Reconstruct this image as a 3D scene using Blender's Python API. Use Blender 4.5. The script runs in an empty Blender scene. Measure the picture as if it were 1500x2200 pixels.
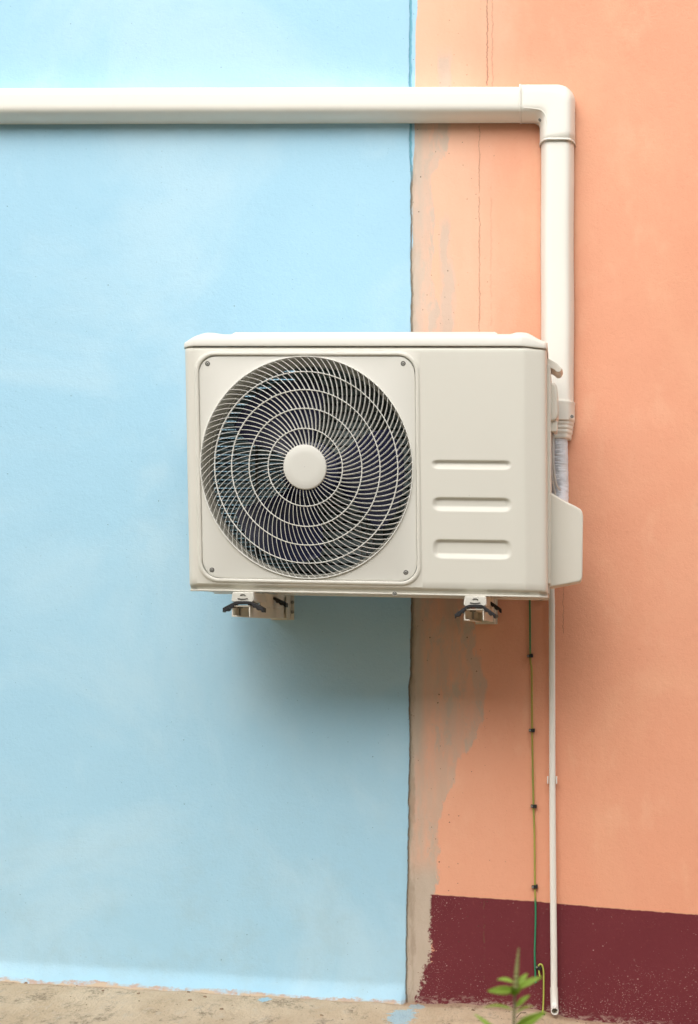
import bpy, bmesh, math, random
from mathutils import Vector, noise as mnoise
random.seed(7)
S = bpy.context.scene
COL = S.collection
R = math.radians
# ------------------------------------------------------------------ camera
F = 3720.0          # focal length in photo pixels (photo 1500 x 2200)
D = 4.30            # camera to wall
H = 0.88            # camera height
CX, CY = 1235.0, 1370.0
cam = bpy.data.cameras.new("camera"); co = bpy.data.objects.new("camera", cam); COL.objects.link(co)
co.location = (0, -D, H); co.rotation_euler = (R(90), 0, 0)
cam.sensor_fit = 'VERTICAL'; cam.sensor_height = 36.0; cam.lens = F/2200*36
cam.shift_x = -(CX-750)/2200; cam.shift_y = (CY-1100)/2200
cam.clip_start = 0.05; cam.clip_end = 2000
cam.dof.use_dof = True; cam.dof.focus_distance = 4.0; cam.dof.aperture_fstop = 3.2
S.camera = co
# ------------------------------------------------------------------ sky, sun, exposure
W = bpy.data.worlds.new("World"); S.world = W; W.use_nodes = True
wt = W.node_tree; bg = wt.nodes['Background']
SUN_EL, SUN_AZ = 42.0, -12.0     # elevation; azimuth to the left of the camera's back
sky = wt.nodes.new('ShaderNodeTexSky'); sky.sky_type = 'NISHITA'; sky.sun_disc = False
sky.sun_elevation = R(SUN_EL); sky.sun_rotation = R(180-SUN_AZ); sky.air_density = 1.0; sky.dust_density = 3.0
hs = wt.nodes.new('ShaderNodeHueSaturation'); hs.inputs['Saturation'].default_value = 0.12   # thin white cloud
wt.links.new(sky.outputs[0], hs.inputs['Color']); wt.links.new(hs.outputs[0], bg.inputs[0])
bg.inputs[1].default_value = 0.15
sl = bpy.data.lights.new("sun", 'SUN'); sl.energy = 1.05; sl.angle = R(72); sl.color = (1.0, 0.95, 0.87)
so = bpy.data.objects.new("sun", sl); COL.objects.link(so)
sd = Vector((math.sin(R(SUN_AZ))*math.cos(R(SUN_EL)), -math.cos(R(SUN_AZ))*math.cos(R(SUN_EL)), math.sin(R(SUN_EL))))
so.rotation_euler = sd.to_track_quat('Z', 'Y').to_euler(); so.location = (-3, -5, 8)
S.view_settings.view_transform = 'Standard'; S.view_settings.look = 'None'
S.view_settings.exposure = 0.76; S.view_settings.gamma = 1.0
S.render.resolution_x = 698; S.render.resolution_y = 1024

# ------------------------------------------------------------------ helpers
def P(px, py, y=0.0):
    """point at depth y that shows at photo pixel px, py"""
    d = D + y
    return Vector(((px-CX)*d/F, y, H-(py-CY)*d/F))
def tag(o, label=None, cat=None, group=None, kind=None):
    if label: o['label'] = label
    if cat: o['category'] = cat
    if group: o['group'] = group
    if kind: o['kind'] = kind
    return o
def empty(name, loc=(0, 0, 0)):
    o = bpy.data.objects.new(name, None); o.empty_display_size = 0.05; o.location = loc
    COL.objects.link(o); return o
class MB:
    def __init__(s): s.v = []; s.f = []
    def add(s, vs, fs):
        n = len(s.v); s.v += [tuple(v) for v in vs]; s.f += [tuple(i+n for i in f) for f in fs]
    def grid(s, rows, closed_u=False, closed_v=False, flip=False):
        nr, nc = len(rows), len(rows[0]); vs = [p for r in rows for p in r]; fs = []
        for i in range(nr if closed_v else nr-1):
            for j in range(nc if closed_u else nc-1):
                a = i*nc+j; b = i*nc+(j+1) % nc; c = ((i+1) % nr)*nc+(j+1) % nc; d = ((i+1) % nr)*nc+j
                fs.append((d, c, b, a) if flip else (a, b, c, d))
        s.add(vs, fs)
    def box(s, a, b):
        x0, y0, z0 = [min(a[i], b[i]) for i in range(3)]; x1, y1, z1 = [max(a[i], b[i]) for i in range(3)]
        s.add([(x0,y0,z0),(x1,y0,z0),(x1,y1,z0),(x0,y1,z0),(x0,y0,z1),(x1,y0,z1),(x1,y1,z1),(x0,y1,z1)],
              [(0,3,2,1),(4,5,6,7),(0,1,5,4),(1,2,6,5),(2,3,7,6),(3,0,4,7)])
    def tube(s, pts, r, n=12, cap=True, up=Vector((0, 1, 0))):
        pts = [Vector(p) for p in pts]; rows = []
        for i, p in enumerate(pts):
            t = (pts[min(i+1, len(pts)-1)]-pts[max(i-1, 0)]).normalized()
            a = t.cross(up)
            if a.length < 1e-4: a = t.cross(Vector((1, 0, 0)))
            a.normalize(); b = t.cross(a)
            rr = r(i) if callable(r) else (r[i] if isinstance(r, (list, tuple)) else r)
            rows.append([p+a*math.cos(2*math.pi*k/n)*rr+b*math.sin(2*math.pi*k/n)*rr for k in range(n)])
        s.grid(rows, closed_u=True)
        if cap:
            n0 = len(s.v)-len(rows)*n
            s.f.append(tuple(n0+k for k in range(n))[::-1]); s.f.append(tuple(n0+(len(rows)-1)*n+k for k in range(n)))
    def prism(s, outline, y0, y1):
        """outline in (x,z), extruded from y0 to y1"""
        n = len(outline)
        s.add([(x, y0, z) for x, z in outline]+[(x, y1, z) for x, z in outline],
              [tuple(range(n))[::-1], tuple(range(n, 2*n))]+[(i, (i+1) % n, n+(i+1) % n, n+i) for i in range(n)])
    def build(s, name, mat, parent=None, smooth=True, bevel=0, seg=2, angle=35, recalc=True):
        me = bpy.data.meshes.new(name); bad=[f for f in s.f if not all(isinstance(i,int) for i in f)]; bv=[v for v in s.v if len(v)!=3 or not all(isinstance(c,(int,float)) for c in v)]
        if bad or bv or not s.v: raise RuntimeError(name+str(bad[:2])+str(bv[:2])+str(len(s.v)))
        me.from_pydata(s.v, [], s.f); me.validate()
        if recalc:
            bm = bmesh.new(); bm.from_mesh(me); bmesh.ops.recalc_face_normals(bm, faces=bm.faces[:]); bm.to_mesh(me); bm.free()
        me.materials.append(mat)
        if smooth: me.shade_smooth(); me.set_sharp_from_angle(angle=R(angle))
        o = bpy.data.objects.new(name, me); COL.objects.link(o)
        if bevel:
            m = o.modifiers.new('bevel', 'BEVEL'); m.width = bevel; m.segments = seg; m.limit_method = 'ANGLE'; m.angle_limit = R(40)
            m.harden_normals = False
        if parent: o.parent = parent
        return o
# node helpers
class NT:
    def __init__(s, name, rough=0.6, spec=0.5):
        s.m = bpy.data.materials.new(name); s.m.use_nodes = True; s.t = s.m.node_tree
        s.b = s.t.nodes['Principled BSDF']; s.b.inputs['Roughness'].default_value = rough
        s.b.inputs['Specular IOR Level'].default_value = spec
        tc = s.n('ShaderNodeTexCoord'); s.P = tc.outputs['Object']
        sp = s.n('ShaderNodeSeparateXYZ'); s.l(s.P, sp.inputs[0]); s.X, s.Y, s.Z = sp.outputs
    def n(s, t): return s.t.nodes.new(t)
    def l(s, a, b): s.t.links.new(a, b)
    def put(s, sock, v):
        if isinstance(v, (int, float)): sock.default_value = v
        elif isinstance(v, (tuple, list)): sock.default_value = tuple(v)+((1.0,) if len(v) == 3 and sock.type == 'RGBA' else ())
        else: s.l(v, sock)
    def m_(s, op, a, b=0.0, c=0.0, clamp=False):
        n = s.n('ShaderNodeMath'); n.operation = op; n.use_clamp = clamp
        s.put(n.inputs[0], a); s.put(n.inputs[1], b); s.put(n.inputs[2], c); return n.outputs[0]
    def add(s, a, b): return s.m_('ADD', a, b)
    def mul(s, a, b): return s.m_('MULTIPLY', a, b)
    def sub(s, a, b): return s.m_('SUBTRACT', a, b)
    def mx(s, a, b): return s.m_('MAXIMUM', a, b)
    def mn(s, a, b): return s.m_('MINIMUM', a, b)
    def noise(s, scale, detail=4, rough=0.55, vec=None, stretch=None, dist=0.0):
        v = vec or s.P
        if stretch:
            mp = s.n('ShaderNodeMapping'); s.l(v, mp.inputs[0]); mp.inputs['Scale'].default_value = stretch; v = mp.outputs[0]
        n = s.n('ShaderNodeTexNoise'); s.l(v, n.inputs['Vector']); n.inputs['Scale'].default_value = scale
        n.inputs['Detail'].default_value = detail; n.inputs['Roughness'].default_value = rough; n.inputs['Distortion'].default_value = dist
        return n.outputs['Fac']
    def voro(s, scale, off=(0, 0, 0)):
        mp = s.n('ShaderNodeMapping'); s.l(s.P, mp.inputs[0]); mp.inputs['Location'].default_value = off
        n = s.n('ShaderNodeTexVoronoi'); s.l(mp.outputs[0], n.inputs['Vector']); n.inputs['Scale'].default_value = scale
        sp = s.n('ShaderNodeSeparateColor'); s.l(n.outputs['Color'], sp.inputs[0])
        return n.outputs['Distance'], sp.outputs[0]
    def step(s, v, lo, hi, a=0.0, b=1.0):
        n = s.n('ShaderNodeMapRange'); n.interpolation_type = 'SMOOTHSTEP'; s.put(n.inputs[0], v)
        s.put(n.inputs[1], lo); s.put(n.inputs[2], hi); s.put(n.inputs[3], a); s.put(n.inputs[4], b); return n.outputs[0]
    def mix(s, f, a, b):
        n = s.n('ShaderNodeMix'); n.data_type = 'RGBA'; s.put(n.inputs[0], f); s.put(n.inputs[6], a); s.put(n.inputs[7], b); return n.outputs[2]
    def curve(s, v, pts, x0, x1, y0, y1):
        """piecewise linear function through pts"""
        t = s.m_('DIVIDE', s.sub(v, float(x0)), float(x1-x0), clamp=True)
        n = s.n('ShaderNodeFloatCurve'); s.l(t, n.inputs['Value']); c = n.mapping.curves[0]
        n.mapping.use_clip = False
        q = [((x-x0)/(x1-x0), (y-y0)/(y1-y0)) for x, y in pts]
        if q[0][0] > 0: q.insert(0, (0, q[0][1]))
        if q[-1][0] < 1: q.append((1, q[-1][1]))
        c.points[0].location = q[0]; c.points[1].location = q[-1]
        for p in q[1:-1]: c.points.new(*p)
        for p in c.points: p.handle_type = 'VECTOR'
        n.mapping.update()
        return s.add(s.mul(n.outputs[0], float(y1-y0)), float(y0))
    def color(s, c): s.put(s.b.inputs['Base Color'], c)
    def bump(s, h, dist, strength=1.0):
        n = s.n('ShaderNodeBump'); n.inputs['Strength'].default_value = strength; n.inputs['Distance'].default_value = dist
        s.put(n.inputs['Height'], h); s.l(n.outputs[0], s.b.inputs['Normal'])
def simple(name, col, rough=0.5, spec=0.5, metal=0.0, var=0.04, vs=6, bump=0.0, bs=300):
    n = NT(name, rough, spec); n.b.inputs['Metallic'].default_value = metal
    k = n.noise(vs, 4)
    n.color(n.mix(k, tuple(c*(1-var) for c in col), tuple(min(1, c*(1+var)) for c in col)))
    if bump: n.bump(n.noise(bs, 3), bump)
    return n.m
def interp(pts, x):
    if x <= pts[0][0]: return pts[0][1]
    for (a, b), (c, d) in zip(pts, pts[1:]):
        if x <= c: return b+(d-b)*(x-a)/(c-a)
    return pts[-1][1]
KW = F/D    # pixels per metre on the wall
def wx(px): return (px-CX)/KW
def wz(py): return H-(py-CY)/KW
def fr(x, z=0.0, s=1.0, k=0): return mnoise.noise(Vector((x*s, z*s, k*7.3)))

# ------------------------------------------------------------------ materials of the setting
def wall_chart(n):
    u = n.add(n.mul(n.X, KW), CX); v = n.sub(CY, n.mul(n.sub(n.Z, H), KW)); return u, v
CREASE = [(-3000, 2072-180), (0, 2072), (300, 2090), (600, 2110), (840, 2123), (900, 2126)]
BASE = [(-4000, 2099-230), (0, 2099), (180, 2110), (360, 2117), (540, 2129), (720, 2141), (880, 2150), (1000, 2152), (1140, 2163), (1210, 2180), (1420, 2206), (4000, 2450)]
def ground_z(x, y=0):
    px = x*KW+CX
    return wz(interp(BASE, px))
BLUE = (0.385, 0.655, 0.80); ORANGE = (0.80, 0.405, 0.235)
def mat_blue_wall():
    n = NT('blue_paint', 0.72, 0.3); u, v = wall_chart(n)
    big = n.noise(2.2, 4, 0.5); mid = n.noise(14, 5, 0.6, stretch=(1, 1, 0.45)); fine = n.noise(240, 4, 0.65)
    c = n.mix(big, (0.36, 0.615, 0.775), (0.40, 0.65, 0.80))
    c = n.mix(n.step(mid, 0.56, 0.80, 0, 0.35), c, (0.47, 0.70, 0.82))
    cloud = n.noise(1.5, 6, 0.62, dist=0.8); c = n.mix(n.step(cloud, 0.44, 0.66, 0, 0.60), c, (0.50, 0.71, 0.82))
    # faint roller and scuff marks, rubbed whitish spot
    sc = n.noise(30, 6, 0.7, stretch=(0.25, 1, 2.2))
    c = n.mix(n.step(sc, 0.62, 0.78, 0, 0.22), c, (0.55, 0.72, 0.80))
    c = n.mix(n.step(n.noise(150, 5, 0.7), 0.56, 0.76, 0, 0.30), c, (0.25, 0.47, 0.60))
    # thin dirt towards the foot and next to the joint
    dirt = n.noise(9, 6, 0.65)
    c = n.mix(n.mul(n.step(v, 1500, 2150, 0, 0.30), n.step(dirt, 0.42, 0.72)), c, (0.36, 0.50, 0.54))
    d, r = n.voro(32); dot = n.mul(n.step(d, 0.030, 0.052, 1, 0), n.step(r, 0.86, 0.88))
    c = n.mix(n.mul(dot, 0.75), c, (0.08, 0.13, 0.16))
    d2, r2 = n.voro(80, (3, 1, 2)); dot2 = n.mul(n.step(d2, 0.06, 0.11, 1, 0), n.step(r2, 0.86, 0.88))
    c = n.mix(n.mul(dot2, 0.55), c, (0.14, 0.25, 0.30))
    # groove line along the filled joint at the top
    e = n.mul(n.sub(n.noise(40, 5, 0.7), 0.5), 9.0)
    # ragged foot: render without paint, earthy line
    rag = n.add(n.mul(n.sub(n.noise(45, 6, 0.7, stretch=(0.5, 1, 1)), 0.5), 26.0), n.mul(n.sub(n.noise(8, 3), 0.5), 18.0))
    bl = n.curve(u, [(-3000, interp(BASE, -3000)-0)]+BASE[1:7], -3000, 900, 1800, 2300)
    low = n.sub(n.add(v, rag), bl)
    c = n.mix(n.mul(n.step(low, -4, -1), n.step(n.noise(38, 5, 0.7), 0.42, 0.58, 0.25, 0.9)), c, (0.50, 0.33, 0.24))
    c = n.mix(n.step(low, 1, 5), c, (0.56, 0.43, 0.30))
    n.color(c)
    h = n.add(n.mul(n.noise(300, 4, 0.6), 0.5), n.add(n.mul(n.noise(105, 5, 0.7), 1.0), n.add(n.mul(n.noise(30, 5, 0.6, stretch=(0.7, 1, 1)), 0.45), n.mul(n.noise(9, 3), 2.5))))
    h = n.sub(h, n.mul(dot, 1.2))
    n.bump(h, 0.0017, 0.6); return n.m
SMEAR = [(-400, 905), (150, 905), (262, 942), (290, 968), (330, 958), (380, 925), (500, 932), (560, 925), (640, 938), (705, 962), (760, 960),
         (1000, 1000), (1280, 1012), (1400, 1020), (1450, 1040), (1500, 1040), (1560, 1030), (1600, 1016), (1625, 990), (1670, 978), (1720, 955), (1760, 942),
         (1800, 938), (1850, 946), (1895, 942), (1925, 928), (2000, 930), (2200, 925)]
MARL = [(1900, 926), (1960, 925), (2010, 922), (2040, 928), (2065, 922), (2085, 912), (2110, 906), (2135, 896), (2200, 885)]
MART = [(880, 1919), (1045, 1930), (1160, 1938), (1300, 1951), (1500, 1966), (3000, 2080)]
def mat_orange_wall():
    n = NT('orange_paint', 0.72, 0.3); u, v = wall_chart(n)
    big = n.noise(2.5, 4, 0.5); fine = n.noise(260, 4, 0.6)
    c = n.mix(big, (0.76, 0.335, 0.20), (0.79, 0.385, 0.25))
    mid = n.noise(12, 5, 0.6, stretch=(1, 1, 0.5))
    c = n.mix(n.step(mid, 0.52, 0.75, 0, 0.30), c, (0.83, 0.49, 0.32))
    c = n.mix(n.step(n.noise(150, 5, 0.7), 0.56, 0.78, 0, 0.30), c, (0.56, 0.22, 0.11))
    # painted highlight: lit upper wall beside the joint made paler, broken by noise
    thin = n.mul(n.step(n.add(u, n.mul(n.sub(n.noise(5, 5, 0.6, stretch=(1, 1, 0.3)), 0.5), 320.0)), 910, 1170, 1, 0), n.step(v, 650, 1250, 1, 0.25))  # thin: mask of the painted highlight
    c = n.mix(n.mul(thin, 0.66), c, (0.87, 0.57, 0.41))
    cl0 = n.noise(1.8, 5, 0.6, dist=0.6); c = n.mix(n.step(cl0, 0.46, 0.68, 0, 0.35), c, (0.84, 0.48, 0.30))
    # bare render smear beside the joint
    e = n.add(n.add(n.mul(n.sub(n.noise(60, 6, 0.65, stretch=(1, 1, 0.35)), 0.5), 22.0), n.mul(n.sub(n.noise(22, 7, 0.75, stretch=(1.5, 1, 0.5)), 0.5), 52.0)), n.mul(n.sub(n.noise(9, 3, stretch=(1, 1, 0.5)), 0.5), 16.0))
    edge = n.curve(v, SMEAR, -400, 2400, 800, 1100)
    k = n.sub(n.add(u, e), edge)
    soft = n.step(k, -3.5, 2.5, 1, 0)
    wash = n.noise(13, 6, 0.6, stretch=(1.3, 1, 0.28))
    cover = n.mx(n.step(wash, 0.36, 0.66, 0.22, 0.62), n.step(k, -60, -12, 0.0, 0.0))
    near = n.step(n.sub(u, 886.0), 10, 45, 1, 0)
    rim = n.mul(n.step(k, -34, -14, 0, 0.60), n.step(n.noise(20, 3, stretch=(1, 1, 0.3)), 0.40, 0.55))
    low = n.step(v, 1780, 1900)
    blot = n.step(n.noise(24, 7, 0.72, stretch=(1, 1, 0.35), dist=0.4), 0.40, 0.62)
    cover = n.mx(cover, n.mul(blot, 0.82)); cover = n.mul(cover, n.step(n.noise(18, 6, 0.7, stretch=(1.4, 1, 0.35)), 0.34, 0.44, 0.45, 1.0))
    cover = n.mx(n.mx(cover, n.mul(near, n.step(wash, 0.35, 0.55, 0.55, 1.0))), n.mx(rim, low))
    # island smears
    def isle(u0, u1, v0, v1, s=5):
        uu = n.add(u, n.mul(e, 0.7)); vv = n.add(v, n.mul(e, 1.2))
        return n.mul(n.mul(n.step(uu, u0-s, u0+s), n.step(uu, u1-s, u1+s, 1, 0)), n.mul(n.step(vv, v0-25, v0+25), n.step(vv, v1-12, v1+12, 1, 0)))
    isl = n.mx(isle(940, 968, 110, 300), n.mx(isle(947, 974, 560, 720), isle(948, 966, 470, 700)))
    sm = n.mx(n.mul(n.mul(soft, n.step(v, 700, 1250, 0.85, 1.0)), n.mul(cover, n.step(v, 225, 262))), n.mul(isl, 0.62))
    greyn = n.noise(34, 6, 0.65, stretch=(1, 1, 0.4))
    g = n.mix(greyn, (0.43, 0.37, 0.29), (0.56, 0.495, 0.41))
    g = n.mix(n.step(v, 700, 1100), n.mix(greyn, (0.47, 0.425, 0.355), (0.58, 0.53, 0.455)), g)
    c = n.mix(n.mul(sm, 0.92), c, g)
    # dirty brown line right at the joint
    c = n.mix(n.mul(n.step(n.add(u, n.mul(e, 0.5)), 889, 894, 1, 0), n.mul(n.step(n.noise(30, 6, 0.75, stretch=(1, 1, 0.25)), 0.36, 0.62), n.step(v, 1250, 1330, 0.2, 0.45))), c, (0.24, 0.175, 0.11))
    # maroon dado
    top = n.curve(u, MART, 850, 3000, 1850, 2100); left = n.curve(v, MARL, 1850, 2200, 850, 950)
    tw = n.mul(n.sub(n.noise(70, 4), 0.5), 4.0)
    ragn = n.mul(n.sub(n.noise(110, 7, 0.78), 0.5), 62.0); rag2 = n.mul(ragn, n.step(v, 1935, 2080, 0.28, 1.3))
    mm = n.mul(n.step(n.sub(n.add(v, tw), top), -1, 1.2), n.step(n.sub(n.add(u, rag2), left), -2, 2))
    mar = n.mix(n.noise(7, 5, 0.6), (0.132, 0.018, 0.026), (0.165, 0.028, 0.036))
    mar = n.mix(n.step(n.noise(120, 5, 0.7), 0.56, 0.78, 0, 0.4), mar, (0.26, 0.06, 0.055))
    cl = n.noise(11, 4, 0.6)
    clus = n.add(n.mul(cl, 0.16), n.mx(n.step(v, 2020, 2160, 0, 0.075), n.step(u, 900, 1080, 0.085, 0)))
    fl = n.step(n.add(n.noise(300, 3, 0.6), clus), 0.79, 0.825)
    d3, r3 = n.voro(85, (1, 2, 5)); fl2 = n.mul(n.step(d3, 0.07, 0.15, 1, 0), n.step(r3, 0.82, 0.84))
    fl2 = n.mul(fl2, n.step(cl, 0.46, 0.56))
    mar = n.mix(n.mul(n.mx(fl, fl2), 0.75), mar, (0.62, 0.42, 0.38))
    # worn foot
    foot = n.curve(u, BASE[6:], 880, 4000, 2100, 2500)
    fk = n.sub(n.add(v, n.mul(n.sub(n.noise(40, 6, 0.75, stretch=(0.35, 1, 1.2)), 0.5), 46.0)), foot)
    mar = n.mix(n.mul(n.step(fk, -14, 3, 0, 0.7), n.step(n.noise(160, 6, 0.7, stretch=(0.5, 1, 1)), 0.47, 0.58)), mar, (0.50, 0.36, 0.30))
    c = n.mix(mm, c, mar)
    c = n.mix(n.mul(n.step(fk, 4, 12), n.step(u, 1150, 1250, 1, 0.35)), c, (0.46, 0.31, 0.20))
    # blue overpaint at the top of the joint
    bk = n.curve(v, [(-600, 897), (0, 897), (28, 897), (48, 893), (180, 892), (262, 890), (300, 891), (360, 887), (400, 884), (480, 886), (535, 887), (545, 878), (2400, 870)], -600, 2400, 850, 950)
    bm_ = n.step(n.sub(n.add(u, n.mul(n.sub(n.noise(50, 5, 0.7), 0.5), 5.0)), bk), -1, 1, 1, 0)
    c = n.mix(bm_, c, n.mix(big, (0.36, 0.615, 0.775), (0.42, 0.67, 0.81)))
    # hairline cracks
    w = n.mul(n.sub(n.noise(60, 6, 0.8, stretch=(0.3, 1, 1)), 0.5), 15.0)
    def crack(u0, v0, v1, wid, stren, lo=0.38):
        a = n.m_('ABSOLUTE', n.sub(n.add(u, w), u0)); a = n.step(a, wid*0.5, wid, 1, 0)
        b = n.mul(n.step(v, v0-4, v0+4), n.step(v, v1-4, v1+4, 1, 0))
        return n.mul(n.mul(a, b), n.step(n.noise(26, 4, stretch=(0.01, 1, 1)), lo, lo+0.08, 0, stren))
    ck = n.mx(crack(1047, -600, 185, 1.5, 0.55, 0.34), n.mx(crack(1030, 268, 720, 1.1, 0.40, 0.34), crack(1058, -600, 185, 1.5, 0.25, 0.2)))
    ck = n.mx(ck, n.mx(crack(1055, 400, 700, 2.2, 0.12, 0.40), n.mx(crack(1210, 1262, 1362, 1.0, 0.40, 0.2), crack(1040, 1925, 2110, 1.8, 0.5, 0.46))))
    c = n.mix(ck, c, (0.16, 0.07, 0.04))
    # pinholes in the render
    d, r = n.voro(42, (0, 0, 4)); d2, r2 = n.voro(90, (2, 0, 1))
    zone = n.step(u, 1030, 1110, 1, 0.06); zone = n.mx(zone, 0.0)
    pin = n.mul(n.mx(n.mul(n.step(d, 0.05, 0.085, 1, 0), n.step(r, 0.66, 0.68)), n.mul(n.step(d2, 0.065, 0.12, 1, 0), n.step(r2, 0.84, 0.86))), zone)
    c = n.mix(n.mul(pin, 0.9), c, (0.09, 0.04, 0.025))
    n.color(c)
    h = n.add(n.mul(n.noise(300, 4, 0.6), 0.5), n.add(n.mul(n.noise(105, 5, 0.7), 1.1), n.add(n.mul(n.noise(30, 5, 0.6, stretch=(1, 1, 0.7)), 0.45), n.mul(n.noise(9, 3), 2.5))))
    h = n.sub(h, n.add(n.mul(pin, 1.5), n.mul(ck, 1.8))); h = n.sub(h, n.mul(sm, 0.5))
    n.bump(h, 0.0017, 0.6)
    n.put(n.b.inputs['Roughness'], n.step(mm, 0, 1, 0.75, 0.6)); return n.m
def mat_ground():
    n = NT('weathered_concrete', 0.85, 0.25)
    a = n.noise(7, 7, 0.65, stretch=(1, .5, 1)); b = n.noise(38, 7, 0.72, stretch=(1, .35, 1)); f = n.noise(180, 5, 0.7, stretch=(1, .4, 1))
    c = n.mix(n.step(a, 0.35, 0.66), (0.74, 0.585, 0.41), (0.64, 0.48, 0.315))
    c = n.mix(n.step(b, 0.54, 0.68, 0, 0.75), c, (0.68, 0.565, 0.43))
    c = n.mix(n.mul(n.step(n.noise(16, 7, 0.8, stretch=(1.0, 0.45, 1)), 0.50, 0.62, 0, 0.9), n.step(n.noise(110, 6, 0.75), 0.40, 0.60, 0.1, 1)), c, (0.25, 0.175, 0.11))
    c = n.mix(n.step(f, 0.56, 0.70, 0, 0.5), c, (0.32, 0.235, 0.15))
    c = n.mix(n.step(n.noise(75, 6, 0.75), 0.66, 0.72, 0, 0.8), c, (0.10, 0.075, 0.05))
    # reddish earth along the foot of the wall
    c = n.mix(n.mul(n.step(n.add(n.Y, n.mul(n.sub(b, 0.5), 0.06)), -0.05, -0.015), 0.6), c, (0.42, 0.25, 0.17))
    # dried blue paint drops
    def spot(x, y, rx, ry, s):
        dx = n.m_('DIVIDE', n.sub(n.X, x), rx); dy = n.m_('DIVIDE', n.sub(n.Y, y), ry)
        q = n.m_('SQRT', n.add(n.mul(dx, dx), n.mul(dy, dy)))
        return n.mul(n.step(n.add(q, n.mul(n.sub(n.noise(55, 5, 0.7), 0.5), 2.4)), 0.85, 1.0, 1, 0), s)
    sp = n.mx(spot(-0.760, -0.062, 0.016, 0.022, 0.95), n.mx(spot(-0.415, -0.17, 0.034, 0.10, 0.8), n.mx(spot(-0.39, -0.04, 0.02, 0.03, 0.6), spot(-0.03, -0.3, .03, .03, .4))))
    c = n.mix(sp, c, (0.42, 0.66, 0.78))
    # soil and sparse turf further out
    far = n.step(n.Y, -1.15, -0.85, 1, 0)
    soil = n.mix(n.step(n.noise(3, 6, 0.7), 0.42, 0.6), (0.17, 0.125, 0.08), (0.11, 0.14, 0.05))
    c = n.mix(far, c, soil)
    n.color(c)
    n.bump(n.add(n.mul(f, 0.4), n.add(b, n.mul(n.noise(75, 6, 0.75), 0.8))), 0.009, 1.0); return n.m
M = {}
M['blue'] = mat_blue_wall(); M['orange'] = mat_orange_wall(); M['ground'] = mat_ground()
def mat_joint():
    n = NT('dirty_mortar', 0.95, 0.1); u, v = wall_chart(n)
    c = n.mix(n.noise(60, 5, 0.7), (0.22, 0.18, 0.135), (0.46, 0.39, 0.30))
    up = n.step(n.add(v, n.mul(n.sub(n.noise(14, 4), 0.5), 260.0)), 360, 420, 1, 0)
    c = n.mix(up, c, (0.22, 0.50, 0.62)); n.color(c); n.bump(n.noise(200, 5, 0.7), 0.004); return n.m
M['joint'] = mat_joint()
def mat_cream(name, col, rough=0.38, spec=0.45):
    n = NT(name, rough, spec)
    k = n.noise(5, 5, 0.6); c = n.mix(k, tuple(x*0.975 for x in col), tuple(min(1, x*1.02) for x in col))
    g = n.noise(22, 6, 0.7, stretch=(1, 1, 0.3)); c = n.mix(n.step(g, 0.60, 0.8, 0, 0.20), c, tuple(x*0.80 for x in col))
    d, r = n.voro(30); c = n.mix(n.mul(n.mul(n.step(d, 0.02, 0.035, 1, 0), n.step(r, 0.93, 0.94)), 0.7), c, (0.12, 0.10, 0.07))
    n.color(c); n.put(n.b.inputs['Roughness'], n.step(g, 0.3, 0.7, rough*0.9, rough*1.2))
    n.bump(n.noise(900, 2), 0.00015, 0.6); return n.m
M['case'] = mat_cream('cream_enamel', (0.67, 0.643, 0.565))
M['grille'] = mat_cream('cream_plastic', (0.66, 0.64, 0.575), 0.42)
M['duct'] = mat_cream('ivory_pvc', (0.80, 0.775, 0.70), 0.40)
M['pvc'] = mat_cream('white_pvc', (0.80, 0.78, 0.72), 0.35)
M['bracket'] = mat_cream('bracket_enamel', (0.72, 0.67, 0.57), 0.42)
M['dark'] = simple('black_rubber', (0.018, 0.017, 0.018), 0.55, 0.4, bump=0.0006)
M['shroud'] = simple('grey_shroud', (0.45, 0.43, 0.37), 0.5)
M['fan'] = simple('dark_blue_plastic', (0.013, 0.016, 0.055), 0.24, 0.6, var=0.2)
M['coil'] = simple('coated_aluminium', (0.30, 0.37, 0.38), 0.45, 0.6, 0.3, var=0.3, vs=60)
M['steel'] = simple('zinc_steel', (0.33, 0.32, 0.29), 0.45, 0.5, 0.5, var=0.15, vs=90)
M['inner'] = simple('galvanised_grey', (0.10, 0.10, 0.095), 0.5, 0.5, 0.3)
M['cable'] = simple('grey_cable', (0.52, 0.53, 0.52), 0.45)
def mat_tape():
    n = NT('white_wrap_tape', 0.42, 0.5)
    n.color(n.mix(n.noise(30, 5), (0.66, 0.68, 0.72), (0.76, 0.77, 0.80)))
    n.bump(n.noise(34, 5, 0.6, stretch=(0.25, 0.25, 4.0), dist=0.6), 0.006, 0.8); return n.m
M['tape'] = mat_tape()
def mat_wire():
    n = NT('earth_wire_sheath', 0.42, 0.5)
    u, v = wall_chart(n)
    q = n.add(v, n.mul(n.sub(n.noise(9, 2), 0.5), 30.0))
    c = n.mix(n.step(q, 1395, 1420), (0.035, 0.20, 0.07), (0.32, 0.30, 0.05))
    c = n.mix(n.step(q, 1560, 1680, 0, 0.6), c, (0.22, 0.30, 0.06)); c = n.mix(n.step(q, 1740, 1790, 0, 0.8), c, (0.38, 0.36, 0.07))
    c = n.mix(n.step(q, 1925, 1945), c, (0.02, 0.22, 0.11)); n.color(c); return n.m
M['wire'] = mat_wire()
M['wire2'] = simple('yellow_green_sheath', (0.45, 0.50, 0.09), 0.45, var=0.25, vs=14)

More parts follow.
